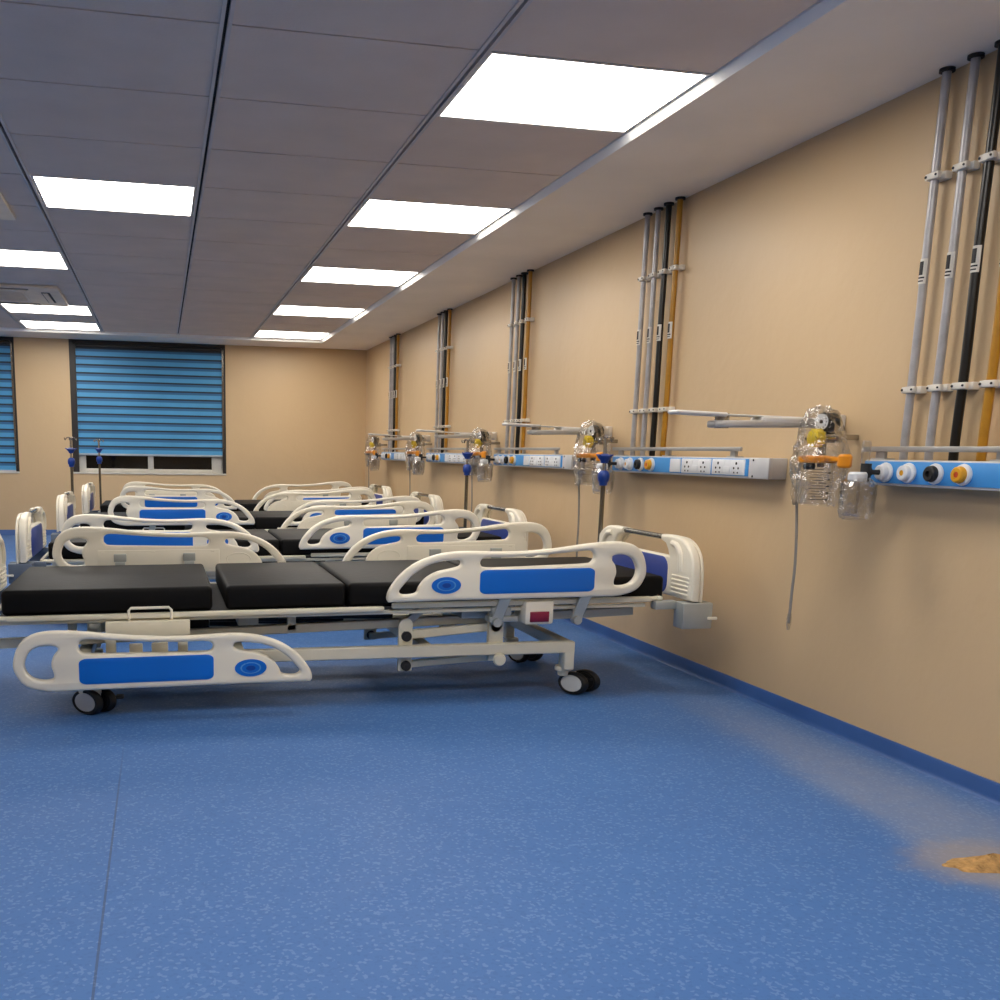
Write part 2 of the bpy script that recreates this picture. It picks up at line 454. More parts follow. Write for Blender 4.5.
# ================================================================== AIR CONDITIONER CASSETTES
for i, (x0, x1, y0, y1) in enumerate(AC):
    xm, ym = (x0 + x1) / 2, (y0 + y1) / 2
    t = thing('air_conditioner_cassette', (xm, ym, CZ), ['beige ceiling air conditioner grille nearest, cut by the left edge', 'beige ceiling air conditioner grille farther back, with slots showing'][i], 'air conditioner', 'ceiling air conditioner cassettes')
    OFF = Vector((xm, ym, CZ))
    f = B(); z0, z1 = CZ - .03, CZ - .001
    bx(f, x0, x1, y0, y1, z0, z1, .01)
    obj('fascia', f, ACWHITE, t)
    g = B(); ix, iy = .34, .30
    bx(g, x0 + ix, x1 - ix, y0 + iy, y1 - iy, z0 - .006, z0 + .002, .004)
    n = 12
    for q in range(n):
        yy = y0 + iy + .03 + q * (y1 - y0 - 2 * iy - .06) / n
        bx(g, x0 + ix + .03, x1 - ix - .03, yy, yy + .012, z0 - .010, z0 - .004)
    obj('return_grille', g, ACWHITE, t)
    for (a0, a1, b0, b1) in ((x0 + .28, x1 - .28, y0 + .10, y0 + .16), (x0 + .28, x1 - .28, y1 - .16, y1 - .10), (x0 + .10, x0 + .18, y0 + .28, y1 - .28), (x1 - .18, x1 - .10, y0 + .28, y1 - .28)):
        s = B(); bx(s, a0, a1, b0, b1, z0 - .002, z0 + .004)
        so = obj('air_slot', s, DARK, t)
        l = B()
        if a1 - a0 > b1 - b0: bx(l, a0 + .01, a1 - .01, b0 + .012, b1 - .02, z0 - .012, z0 - .003, .003)
        else: bx(l, a0 + .012, a1 - .02, b0 + .01, b1 - .01, z0 - .012, z0 - .003, .003)
        obj('louvre', l, ACWHITE, so)
OFF = Vector((0, 0, 0))

# ================================================================== WINDOWS AND BLINDS
for i, (x0, x1, z0, z1) in enumerate(WIN):
    OFF = Vector((0, 0, 0))
    # black reveal lining the opening
    bm = B(); t_ = .045
    bx(bm, x0, x0 + .082, BY - .004, BY + .34, z0 + .012, z1); bx(bm, x1 - t_, x1, BY - .004, BY + .34, z0 + .012, z1)
    bx(bm, x0 + t_, x1 - t_, BY - .004, BY + .34, z1 - .05, z1)
    w = struct('window_%d' % (i + 1), bm, JAMB)
    bm = B(); a0, a1 = x0 + t_, x1 - t_; ya, yb = BY + .045, BY + .11
    bx(bm, a0, a0 + .13, ya, yb, z0 + .012, z1 - .05, .006); bx(bm, a1 - .16, a1, ya, yb, z0 + .012, z1 - .05, .006)
    bx(bm, a0 + .13, a1 - .16, ya, yb, z0 + .012, z0 + .065, .006); bx(bm, a0 + .13, a1 - .16, ya, yb, z1 - .16, z1 - .05, .006)
    xm = (a0 + a1) / 2
    bx(bm, xm - .04, xm + .04, ya - .015, yb, z0 + .065, z1 - .16, .006)
    fr = obj('window_frame', bm, UPVC, w)
    bm = B(); bx(bm, x0, x1, BY - .012, BY + .34, z0 - .012, z0 + .012, .004)
    obj('window_sill', bm, UPVC, w)
    for (p, q) in ((a0 + .13, xm - .04), (xm + .04, a1 - .16)):
        bm = B(); bx(bm, p, q, ya + .02, ya + .03, z0 + .065, z1 - .16); obj('pane', bm, PANE, fr)
    # zebra blind
    bt, bb = z1 - .055, (1.150 if i else 0.905)
    b0, b1 = x0 + .085, x1 - .05
    yb0 = BY + .012
    t = thing('zebra_blind', ((b0 + b1) / 2, yb0, bb), ['blue banded roller blind cut by the left edge of the photo', 'blue banded roller blind half-raised over the whole window behind the beds'][i], 'blind', 'blue banded window blinds')
    OFF = Vector(((b0 + b1) / 2, yb0, bb))
    bm = B(); bx(bm, b0, b1, yb0 - .03, yb0 + .05, bt - .045, bt, .012); obj('headbox', bm, JAMB, t)
    bm = B(); n = 13 if i else 15; top = bt - .045; h = (top - bb) / n
    for q in range(n):
        za = bb + q * h
        bx(bm, b0, b1, yb0, yb0 + .004, za, za + h * .52, mi=0)
        bx(bm, b0, b1, yb0 + .002, yb0 + .006, za + h * .52, za + h * .80, mi=1)
        bx(bm, b0, b1, yb0 + .003, yb0 + .007, za + h * .80, za + h, mi=2)
    obj('fabric', bm, [BLIND, BLIND2, BLINDD], t)
    bm = B(); bx(bm, b0, b1, yb0 - .012, yb0 + .014, bb - .028, bb, .006); obj('bottom_bar', bm, BLINDBAR, t)
    bm = B(); tube(bm, [(b1 + .018, yb0 - .02, bt - .02), (b1 + .02, yb0 - .02, bb + .10), (b1 + .012, yb0 - .02, bb + .05), (b1 + .004, yb0 - .02, bb + .10), (b1 + .006, yb0 - .02, bt - .02)], .004, 6)
    obj('pull_chain', bm, STEEL, t)
OFF = Vector((0, 0, 0))

# ================================================================== HOSPITAL BEDS
BX = 0.90
U = 0.001476; V = 0.00150
def uv(pts): return [((x - 47) * U, (217 - (x - 150) * .042 - y) * V) for x, y in pts]
RAIL_OUT = uv([(47, 140), (55, 98), (75, 64), (108, 43), (150, 34), (200, 32), (280, 35), (350, 41), (430, 45), (520, 45), (600, 41), (680, 35), (740, 34), (800, 42), (860, 62), (910, 95), (945, 137), (956, 165), (952, 181), (930, 185),
                (760, 191), (560, 199.5), (360, 208), (200, 215), (150, 216), (105, 209), (75, 195), (56, 170)])
HOLE_A = uv([(80, 138), (85, 115), (97, 95), (118, 82), (150, 76), (174, 80), (178, 90), (163, 112), (158, 138), (165, 163), (160, 178), (132, 182), (105, 176), (87, 160)])
HOLE_B = uv([(238, 80), (245, 63), (268, 56), (350, 59), (450, 62), (550, 61), (618, 58), (640, 65), (642, 80), (625, 91), (550, 95), (400, 98), (270, 100), (247, 95)])
HOLE_C = uv([(707, 70), (720, 61), (768, 62), (820, 72), (868, 98), (903, 132), (917, 150), (906, 161), (880, 163), (858, 158), (849, 140), (828, 115), (790, 96), (742, 88), (714, 82)])
RIM_PANEL = (0.283, 0.882, 0.030, 0.148)
DIAL = (1.052, 0.077)

def make_rail(parent, X0, sgn, y, zb, out_dir, front_label=None):
    """X0: x of the round end; sgn: direction of u; out_dir: -1 when the blue face looks to -y"""
    bm = outline_mesh([RAIL_OUT, HOLE_A, HOLE_B, HOLE_C], .048, .013, smooth_sub=4)
    for v in bm.verts: v.co = Vector((X0 + sgn * v.co.x, y + v.co.y, zb + v.co.z))
    if sgn < 0: bmesh.ops.reverse_faces(bm, faces=bm.faces)
    rail = obj('side_rail', bm, RAIL, parent)
    f = y + out_dir * .024
    a0, a1, b0, b1 = RIM_PANEL
    bm = outline_mesh([rrect(a0, a1, b0, b1, .035, .022)], .008, .002)
    for v in bm.verts: v.co = Vector((X0 + sgn * v.co.x, f + v.co.y, zb + v.co.z))
    if sgn < 0: bmesh.ops.reverse_faces(bm, faces=bm.faces)
    p = obj('inlay_panel', bm, BLUEIN, rail); p['label'] = 'blue rectangular inlay'
    bm = B()
    cu, cv = DIAL
    for ra, rz, d, mi in ((.074, .041, .003, 0), (.048, .027, .005, 1), (.041, .023, .006, 0), (.022, .012, .007, 2)):
        vs0 = set(bm.verts)
        cyl(bm, (0, 0, 0), (0, d, 0), 1.0, seg=32, mi=mi)
        for v in bm.verts:
            if v not in vs0: v.co = Vector((X0 + sgn * (cu + v.co.x * ra), f + out_dir * v.co.y, zb + cv + v.co.z * rz))
    bmesh.ops.recalc_face_normals(bm, faces=bm.faces)
    p = obj('angle_dial', bm, [BLUEIN, BLUERING, BLUEDK], rail); p['label'] = 'round blue tilt-angle dial'
    # inner face: raised back plate with hinges and a moulded ring
    g = y - out_dir * .024
    bm = B()
    bx(bm, X0 + sgn * .25, X0 + sgn * .94, g - out_dir * .006, g + out_dir * .004, zb + .028, zb + .140, .003)
    vs0 = set(bm.verts)
    pts = [(X0 + sgn * (cu + .07 * math.cos(t)), g, zb + cv + .038 * math.sin(t)) for t in [2 * PI * q / 28 for q in range(28)]]
    tube(bm, pts, .0035, 6, True)
    bx(bm, X0 + sgn * .27, X0 + sgn * .29, g - out_dir * .009, g, zb + .125, zb + .131)
    bx(bm, X0 + sgn * .55, X0 + sgn * .57, g - out_dir * .009, g, zb + .125, zb + .131)
    bx(bm, X0 + sgn * .89, X0 + sgn * .91, g - out_dir * .009, g, zb + .125, zb + .131)
    obj('back_plate', bm, RAIL, rail)
    for c in (.375, .765):
        bm = B()
        bx(bm, X0 + sgn * (c - .035), X0 + sgn * (c + .035), g - out_dir * .028, g, zb + .075, zb + .120, .004)
        bx(bm, X0 + sgn * (c - .028), X0 + sgn * (c + .028), g - out_dir * .034, g, zb + .04, zb + .075, .004)
        obj('hinge', bm, GREYST, rail)
    return rail

def rail_arms(rail, xs, y, z0, z1, lean, out_dir):
    for x in xs:
        bm = B(); bar(bm, (x + lean, y - out_dir * .005, z0), (x, y + out_dir * .03, z1), .022, .055, .004)
        cyl(bm, (x + lean, y - .025, z0), (x + lean, y + .025, z0), .022, seg=14)
        obj('support_arm', bm, GREYST, rail)

def make_board(parent, name, xin, sgn, label):
    """head or foot board; xin = inner face x, sgn = direction away from the mattress"""
    h = .59
    half = [(0.23, .803), (0.34, .806), (0.43, .800), (0.50, .775), (0.55, .735), (0.58, .68), (0.592, .60), (0.592, .485)]
    inn = [(.33, .485), (.33, .70), (.315, .725), (.285, .757), (.23, .772)]
    lo = []
    for s in (1,):
        lo += [(a, b) for a, b in half]
    right = catmull([Vector((a, b, 0)) for a, b in half], 4, False)
    right = [(p.x, p.y) for p in right]
    # U-shaped shell: right outer, bottom, left outer, inner notch above the panel
    loop = right + [(-a, b) for a, b in right[::-1]] + [(-.23, .772), (-.285, .757), (-.315, .725), (-.33, .695), (.33, .695), (.315, .725), (.285, .757), (.23, .772)]
    bm = outline_mesh([loop], .052, .015, res=3)
    xc = xin + sgn * .027
    for v in bm.verts: v.co = Vector((xc - v.co.y, v.co.x, v.co.z))
    bmesh.ops.recalc_face_normals(bm, faces=bm.faces)
    b = obj(name, bm, RAIL, parent)
    # thin outer shell behind a seam
    bm = outline_mesh([loop], .018, .006, res=2)
    for v in bm.verts: v.co = Vector((xc + sgn * .037 - v.co.y, v.co.x * .985, v.co.z - .006))
    bmesh.ops.recalc_face_normals(bm, faces=bm.faces)
    obj('back_shell', bm, RAIL, b)
    bm = outline_mesh([rrect(-.335, .335, .49, .688, .07, .06)], .012, .004)
    for v in bm.verts: v.co = Vector((xin + sgn * .008 - v.co.y - sgn * .004, v.co.x, v.co.z))
    bmesh.ops.recalc_face_normals(bm, faces=bm.faces)
    p = obj('inlay_panel', bm, VIOLET, b); p['label'] = 'violet-blue inlay panel'
    bm = B(); cyl(bm, (xc, -.25, .787), (xc, .25, .787), .015, seg=16); obj('push_bar', bm, CHROME, b)
    for s in (-1, 1):
        bm = B()
        for q in range(5):
            bx(bm, xin - sgn * .004, xin + sgn * .012, s * .385, s * .555, .505 + q * .022, .517 + q * .022, .003)
        tube(bm, [(xin + sgn * .006, s * .36, .765), (xin + sgn * .002, s * .42, .755), (xin, s * .46, .715), (xin, s * .47, .66), (xin + sgn * .004, s * .47, .63)], .018, 10, sub=4)
        obj('grip_moulding', bm, RAIL, b)
    return b

def make_castor(parent, x, y, turn):
    bm = B()
    lathe(bm, [(0, .150), (.040, .150), (.044, .142), (.044, .128), (.030, .124), (.026, .100), (0, .100)], (x, y, 0))
    bx(bm, x + .03, x + .09, y - .006, y + .006, .055, .105, .004); bx(bm, x - .02, x + .08, y - .012, y + .012, .095, .115, .006)
    c = obj('castor', bm, BEIGE, parent)
    ax, ay = math.cos(turn), math.sin(turn)
    for s in (-1, 1):
        bm = B()
        lathe(bm, [(0, -.013), (.72, -.013), (.74, -.011), (.79, -.013), (.92, -.013), (1.0, -.007), (1.0, .007), (.92, .013), (.79, .013), (.74, .011), (.72, .013), (0, .013)], (0, 0, 0), (0, 1, 0), 32)
        for f in bm.faces:
            f.material_index = 1 if max(math.hypot(v.co.x, v.co.z) for v in f.verts) < .75 and f.calc_center_median().y * s > 0 else 0
        for v in bm.verts:
            rx, h, rz = v.co.x * .058, v.co.y + s * (.032 if x > 0 else .024), v.co.z * .0595
            v.co = Vector((x + (.095 if x > 0 else .045) + (-ay * rx + ax * h) * 1.618, y + (ax * rx + ay * h) * 1.274, .0600 + rz))
        bmesh.ops.recalc_face_normals(bm, faces=bm.faces)
        obj('wheel', bm, [BLACK, WHEELC], c)
    bm = B(); bx(bm, x + .05, x + .165, y - .012, y + .012, .068, .080, .004); bx(bm, x + .145, x + .180, y - .03, y + .03, .070, .082, .004)
    obj('brake_pedal', bm, BLACK, c)

def make_bed(lowered):
    global OFF
    t = thing('hospital_bed', (BX, 0, 0), None, None)
    OFF = Vector((BX, 0, 0))
    TILT[0] = 0.0
    # ---- wheeled base frame
    bm = B()
    for s in (-1, 1):
        y = s * .465
        bar(bm, (-.42, y, .252), (2.069, y, .262), .045, .060, .005)
        for x in (-.375, 2.042):
            bx(bm, x - .027, x + .027, y - s * .06, y + s * .022, .142, .285, .006)
    for x in (-.375, .35, 1.30, 2.062): bx(bm, x - .03, x + .03, -.42, .42, .222, .278, .004)
    obj('base_frame', bm, BEIGE, t)
    for x in (-.375, 2.042):
        for s in (-1, 1): make_castor(t, x, s * .40 - (.07 if x < 0 else .01), math.radians((33 if x > 0 else 43) if s < 0 else 22))
    # ---- lifting links
    for s in (-1, 1):
        y = s * .425
        bm = B(); bx(bm, 1.146, 1.218, y - .014, y + .014, .150, .392, .006); cyl(bm, (1.182, y - .02, .388), (1.182, y + .02, .388), .034, seg=18)
        pl = obj('link_plate', bm, BEIGE, t)
        for z in (.330, .180):
            bm = B(); cyl(bm, (1.184, y - s * .02, z), (1.184, y + s * .028, z), .026, seg=16); cyl(bm, (1.184, y, z), (1.184, y + s * .033, z), .012, seg=6)
            obj('pivot_bolt', bm, DARK, pl)
        bm = B(); bar(bm, (1.17, y - s * .03, .326), (1.62, y - s * .03, .362), .03, .044, .005); obj('lift_link', bm, BEIGE, t)
        bm = B(); bar(bm, (1.17, y - s * .03, .176), (1.64, y - s * .03, .206), .03, .036, .005); obj('lift_link', bm, BEIGE, t)
        bm = B(); bx(bm, 1.612, 1.690, y - .03, y + .01, .195, .450, .006)
        cyl(bm, (1.650, y - .03, .374), (1.650, y + s * .02, .374), .028, seg=16)
        lathe(bm, [(0, 0), (.032, 0), (.034, .008), (.028, .018), (0, .020)], (1.655, y + s * .075, .212), (0, s, 0)); cyl(bm, (1.655, y, .212), (1.655, y + s * .08, .212), .014, seg=12)
        obj('lift_post', bm, BEIGE, t)
        bm = B(); bar(bm, (1.165, y - s * .02, .372), (1.300, y - s * .02, .486), .03, .040, .004); obj('tilt_strut', bm, GREYST, t)
    # ---- bed deck
    TILT[0] = 0.012
    bm = B()
    for s in (-1, 1):
        y = s * .512
        bx(bm, -.70, 1.05, y - .016, y + .016, .470, .494, .006); bx(bm, 1.09, 2.46, y - .016, y + .016, .482, .508, .006)
        bx(bm, -.70, 2.44, y * .955 - .012, y * .955 + .012, .452, .470, .004)
    tube(bm, [(-.68, -.512, .482), (-.745, -.49, .482), (-.775, -.42, .482), (-.775, .42, .482), (-.745, .49, .482), (-.68, .512, .482)], .012, 8, sub=4)
    tube(bm, [(2.44, -.512, .494), (2.50, -.49, .494), (2.53, -.42, .494), (2.53, .42, .494), (2.50, .49, .494), (2.44, .512, .494)], .012, 8, sub=4)
    obj('deck_frame', bm, BEIGE, t)
    bm = B()
    for a, b in ((-.74, .875), (.885, 1.62), (1.64, 2.50)): bx(bm, a, b, -.485, .485, .474, .490, .004)
    obj('deck_board', bm, DARK, t)
    bm = B()
    for s in (-1, 1):
        bar(bm, (-.92, s * .33, .335), (2.45, s * .33, .405), .04, .045, .004)
        bx(bm, -.45, -.41, s * .33 - .02, s * .33 + .02, .33, .46); bx(bm, .60, .64, s * .33 - .02, s * .33 + .02, .36, .475); bx(bm, 2.10, 2.14, s * .33 - .02, s * .33 + .02, .40, .47)
    for x in (-.43, .62, 2.12): bx(bm, x - .02, x + .02, -.33, .33, .415, .450)
    obj('sub_frame', bm, BEIGE, t)
    for (p, q, y) in (((.20, .425), (1.16, .400), -.22), ((.10, .36), (.95, .33), .05), ((1.15, .405), (1.95, .420), .12)):
        bm = B(); cyl(bm, (p[0], y, p[1]), (q[0], y, q[1]), .018, seg=14)
        m = (p[0] * .62 + q[0] * .38, p[1] * .62 + q[1] * .38)
        cyl(bm, (p[0], y, p[1]), (m[0], y, m[1]), .032, seg=16); bx(bm, p[0] - .10, p[0] + .02, y - .06, y + .05, p[1] - .06, p[1] + .05, .012)
        obj('lift_actuator', bm, BLACK, t)
    # grey drop plates beneath the deck
    bm = B(); bx(bm, 1.48, 1.72, -.40, .40, .40, .468, .005); obj('cross_plate', bm, GREYST, t)
    bm = B(); bx(bm, .35, .45, -.4, .4, .40, .47, .005); obj('cross_plate', bm, GREYST, t)
    for s in (-1, 1):
        bm = B(); bx(bm, 1.585, 1.735, s * .46, s * .535, .400, .430, .006); bx(bm, 1.60, 1.70, s * .47, s * .53, .430, .475, .006); obj('rail_mount', bm, GREYST, t)
    # control box with maroon label
    bm = B(); bx(bm, 1.760, 1.912, -.565, -.40, .388, .505, .012); cb = obj('control_box', bm, RAIL, t)
    bm = B(); bx(bm, 1.785, 1.885, -.572, -.562, .402, .454, .003); lo_ = obj('label_plate', bm, MAROON, cb); lo_['label'] = 'maroon label'
    # ---- mattress in four pads
    for a, b in ((-.725, .225), (.290, .866), (.880, 1.625), (1.640, 2.545)):
        bm = B(); bx(bm, a, b, -.485, .485, .492, .608, .020, 3)
        bmesh.ops.recalc_face_normals(bm, faces=bm.faces)
        obj('mattress_pad', bm, VINYL, t)
    for s in (-1, 1):   # wire mattress keepers
        y = s * .528
        bm = B(); tube(bm, [(-.158, y, .455), (-.160, y, .508), (-.150, y, .520), (.022, y, .520), (.034, y, .508), (.034, y, .455)], .0065, 8)
        obj('mattress_keeper', bm, RAIL, t)
    # ---- boards
    make_board(t, 'headboard', 2.640, 1, None)
    make_board(t, 'footboard', -.850, -1, None)
    for x0, x1, xo in ((2.600, 2.765, 2.48), (-.975, -.815, -.74)):
        for s in (-1, 1):
            bm = B()
            bx(bm, x0, x1, s * .50, s * .60, .345, .478, .006)
            bx(bm, min(x0, xo), max(x0, xo), s * .475, s * .53, .44, .482, .004)
            c = obj('corner_block', bm, GREYBLK if x0 < 0 else GREYST, t)
            bm = B()
            xa = x1 - .03 if x0 > 0 else x0 - .015
            bx(bm, xa, xa + .05, s * .60, s * .615, .392, .407, .003)
            obj('socket_lug', bm, RAIL, c)
    # ---- side rails
    RZ = .530
    rl = make_rail(t, -.645, 1, -.555, RZ, -1)
    if lowered:
        rl.location = (-.018, -.075, -.362)
        OFF = Vector((BX - .018, -.075, -.362))
        for x in (-.243, .083):
            bm = B(); bx(bm, x - .023, x + .023, -.555, -.530, .300, .400, .004); obj('hinge_arm', bm, BEIGE, rl)
        bm = B(); bx(bm, -.265, .117, -.560, -.515, .392, .462, .006); bx(bm, -.16, -.10, -.575, -.55, .30, .36, .004); bx(bm, -.06, .015, -.575, -.55, .30, .362, .004)
        obj('hinge_bracket', bm, BEIGE, rl)
        OFF = Vector((BX, 0, 0))
    else:
        rail_arms(rl, (-.24, .15), -.535, .410, RZ + .03, -.03, -1)
    rl = make_rail(t, -.645, 1, .700, RZ, 1); rl.location = (.03 if lowered else 0, 0, 0); rail_arms(rl, (-.24, .15), .680, .395, RZ + .03, -.03, 1)
    rl = make_rail(t, 2.395, -1, -.555, RZ - .008, -1); rail_arms(rl, (1.665, 2.090), -.535, .402, RZ + .03, -.045, -1)
    rl = make_rail(t, 2.395, -1, .700, RZ, 1); rail_arms(rl, (1.665, 2.090), .680, .385, RZ + .03, -.045, 1)
    TILT[0] = 0.0; OFF = Vector((0, 0, 0))
    return t

CY = [5.16 + 2.394 * i for i in range(4)]
b1 = make_bed(True)
b1.location = (BX, CY[0], 0)
tag(b1, 'nearest white hospital bed, its front foot-end side rail lowered', 'hospital bed', 'hospital beds in a row along the wall')
b2 = make_bed(False)
# near foot, far foot, near head, far head
RAILPOS = [[(.015, 0, 0), (0, .075, -.362), (-.055, 0, .02), (-.05, 0, .01)],
           [(.175, 0, .017), (.1, .075, -.362), (.12, 0, .01), (-.085, 0, .02)],
           [(.14, 0, .02), (.12, 0, .028), (.10, 0, .01), (.07, 0, .025)]]
for i, (dx, lb) in enumerate(((-.045, 'second hospital bed from the camera, just behind the nearest one'), (-.015, 'third hospital bed from the camera, with a drip pole at its foot'), (.03, 'farthest hospital bed, closest to the window wall'))):
    o = b2 if i == 0 else copy_tree(b2)
    o.location = (BX + dx, CY[i + 1], 0)
    tag(o, lb, 'hospital bed', 'hospital beds in a row along the wall')
    # each rail hangs a little differently from bed to bed; two far foot rails are let down
    rails = [c for c in o.children if c.name.startswith('side_rail')]
    if i == 0: order = [c.name for c in rails]
    for rl, key in zip(sorted(rails, key=lambda c: c.name), range(4)):
        rl.location = Vector(RAILPOS[i][key])
    for c in o.children:
        if c.name.startswith('footboard'): c.location.z = (0, .018, .028)[i]

# ================================================================== DRIP POLES
def make_pole():
    t = thing('drip_pole', (0, 0, 0), None, None)
    bm = B(); cyl(bm, (0, 0, .498), (0, 0, 1.12), .014, seg=16); obj('lower_tube', bm, CHROME, t)
    bm = B(); cyl(bm, (0, 0, 1.10), (0, 0, 1.345), .011, seg=16); obj('upper_rod', bm, STEEL, t)
    bm = B(); lathe(bm, [(0, 1.055), (.024, 1.055), (.026, 1.075), (.034, 1.085), (.036, 1.115), (.030, 1.135), (.020, 1.145), (0, 1.145)], (0, 0, 0)); obj('locking_collar', bm, KNOBB, t)
    bm = B(); lathe(bm, [(0, 1.190), (.022, 1.190), (.026, 1.205), (.040, 1.220), (.046, 1.232), (.030, 1.240), (.016, 1.246), (0, 1.246)], (0, 0, 0)); 
    for a in range(4):
        an = a * PI / 2 + .5
        cyl(bm, (math.cos(an) * .03, math.sin(an) * .03, 1.228), (math.cos(an) * .062, math.sin(an) * .062, 1.240), .008, .004, 8)
    obj('hook_tray', bm, KNOBB, t)
    for a in range(4):
        an = a * PI / 2 + .3; c, s = math.cos(an), math.sin(an)
        bm = B(); tube(bm, [(0, 0, 1.335), (c * .022, s * .022, 1.348), (c * .044, s * .044, 1.336), (c * .052, s * .052, 1.322), (c * .060, s * .060, 1.330), (c * .060, s * .060, 1.344)], .005, 7, sub=3)
        obj('bag_hook', bm, STEEL, t)
    return t
p0 = make_pole()
spots = [((2.650, CY[0] + .545, 0), 'drip pole with blue knobs at the head of the nearest bed'), ((2.510, CY[1] + .50, 0), 'drip pole with blue knobs at the head of the second bed'),
         ((-.880, CY[2] + .53, -.018), 'left drip pole of the two in front of the window edge'), ((-.745, CY[3] + .50, -.018), 'right drip pole of the two, in front of the blue blind')]
for i, (loc, lb) in enumerate(spots):
    o = p0 if i == 0 else copy_tree(p0)
    o.location = loc; tag(o, lb, 'drip pole', 'drip poles on the beds')

# ================================================================== WALL: PIPES, PANELS, SUCTION SETS
BAY = [3.293, 5.687, 8.075, 10.38, 12.68]       # y of the black pipe
bayname = ['in the bay nearest the camera', 'in the second bay from the camera', 'in the third bay from the camera', 'in the fourth bay from the camera', 'in the farthest bay by the corner']
PX = 2.952
def make_pipe(mat, r, name):
    t = thing('gas_pipe', (PX, 0, 1.235), None, None)
    global OFF
    OFF = Vector((PX, 0, 1.235))
    bm = B()
    pts = [(PX, 0, 1.237)] + [(PX + .001 * math.sin(q * 1.7), .0022 * math.sin(q * 1.3 + r * 900), 1.35 + q * .22) for q in range(6)] + [(PX, 0, SZ)]
    tube(bm, pts, r, 14, sub=3); obj('tube', bm, mat, t)
    bm = B(); lathe(bm, [(r, 0), (r + .012, 0), (r + .012, .012), (r, .012)], (PX, 0, SZ - .013)); obj('ceiling_collar', bm, DARK, t)
    for z in (1.512, 2.312):
        bm = B()
        bx(bm, PX + r * .3, WX, -.046, .022, z - .014, z + .014, .003)
        lathe(bm, [(r + .001, -.013), (r + .008, -.013), (r + .008, .013), (r + .001, .013)], (PX, 0, z))
        bx(bm, PX - r - .012, PX - r + .006, -.046, .022, z - .012, z + .012, .003)
        cl = obj('saddle_clip', bm, CLIP, t)
        bm = B(); cyl(bm, (PX - r - .015, -.036, z), (PX - r - .008, -.034, z), .0045, seg=8); obj('screw', bm, DARK, cl)
        bm = B(); cyl(bm, (PX - r - .015, .016, z), (PX - r - .008, .016, z), .005, seg=8); obj('screw', bm, DARK, cl)
    bm = B()
    z = 1.965; seg = 12
    rings = []
    for zz in (z - .048, z + .046):
        rings.append([bm.verts.new((PX + (r + .0025) * math.cos(a), (r + .0025) * math.sin(a), zz)) for a in [PI * .80 + q * PI * .62 / seg for q in range(seg + 1)]])
    for q in range(seg): bm.faces.new((rings[0][q], rings[0][q + 1], rings[1][q + 1], rings[1][q]))
    st = obj('sticker', bm, STICK, t); st['label'] = 'pale printed sticker'
    bm = B()
    rr = r + .0035
    for (a0, a1, z0, z1) in ((.86, 1.18, -.015, .036), (.86, 1.30, -.028, -.022), (.86, 1.25, -.040, -.035)):
        n = 8
        A = [bm.verts.new((PX + rr * math.cos(PI * (a0 + (a1 - a0) * q / n)), rr * math.sin(PI * (a0 + (a1 - a0) * q / n)), z + z0)) for q in range(n + 1)]
        C = [bm.verts.new((PX + rr * math.cos(PI * (a0 + (a1 - a0) * q / n)), rr * math.sin(PI * (a0 + (a1 - a0) * q / n)), z + z1)) for q in range(n + 1)]
        for q in range(n): bm.faces.new((A[q], A[q + 1], C[q + 1], C[q]))
    obj('print', bm, INK, st)
    OFF = Vector((0, 0, 0))
    return t
protos = [make_pipe(PIPEG, .0158, 'a'), None, make_pipe(PIPEB, .0172, 'b'), make_pipe(PIPEY, .0168, 'c')]
protos[1] = copy_tree(protos[0])
desc = ['left silver-grey gas pipe', 'right silver-grey gas pipe', 'black gas pipe', 'ochre-yellow gas pipe']
for i in range(5):
    for j, d in enumerate((.262, .125, 0.0, -.132)):
        o = protos[j] if i == 0 else copy_tree(protos[j])
        o.location = (PX, BAY[i] + d, 1.235)
        tag(o, '%s on the wall, %s' % (desc[j], bayname[i]), 'pipe', 'vertical gas pipes on the wall')

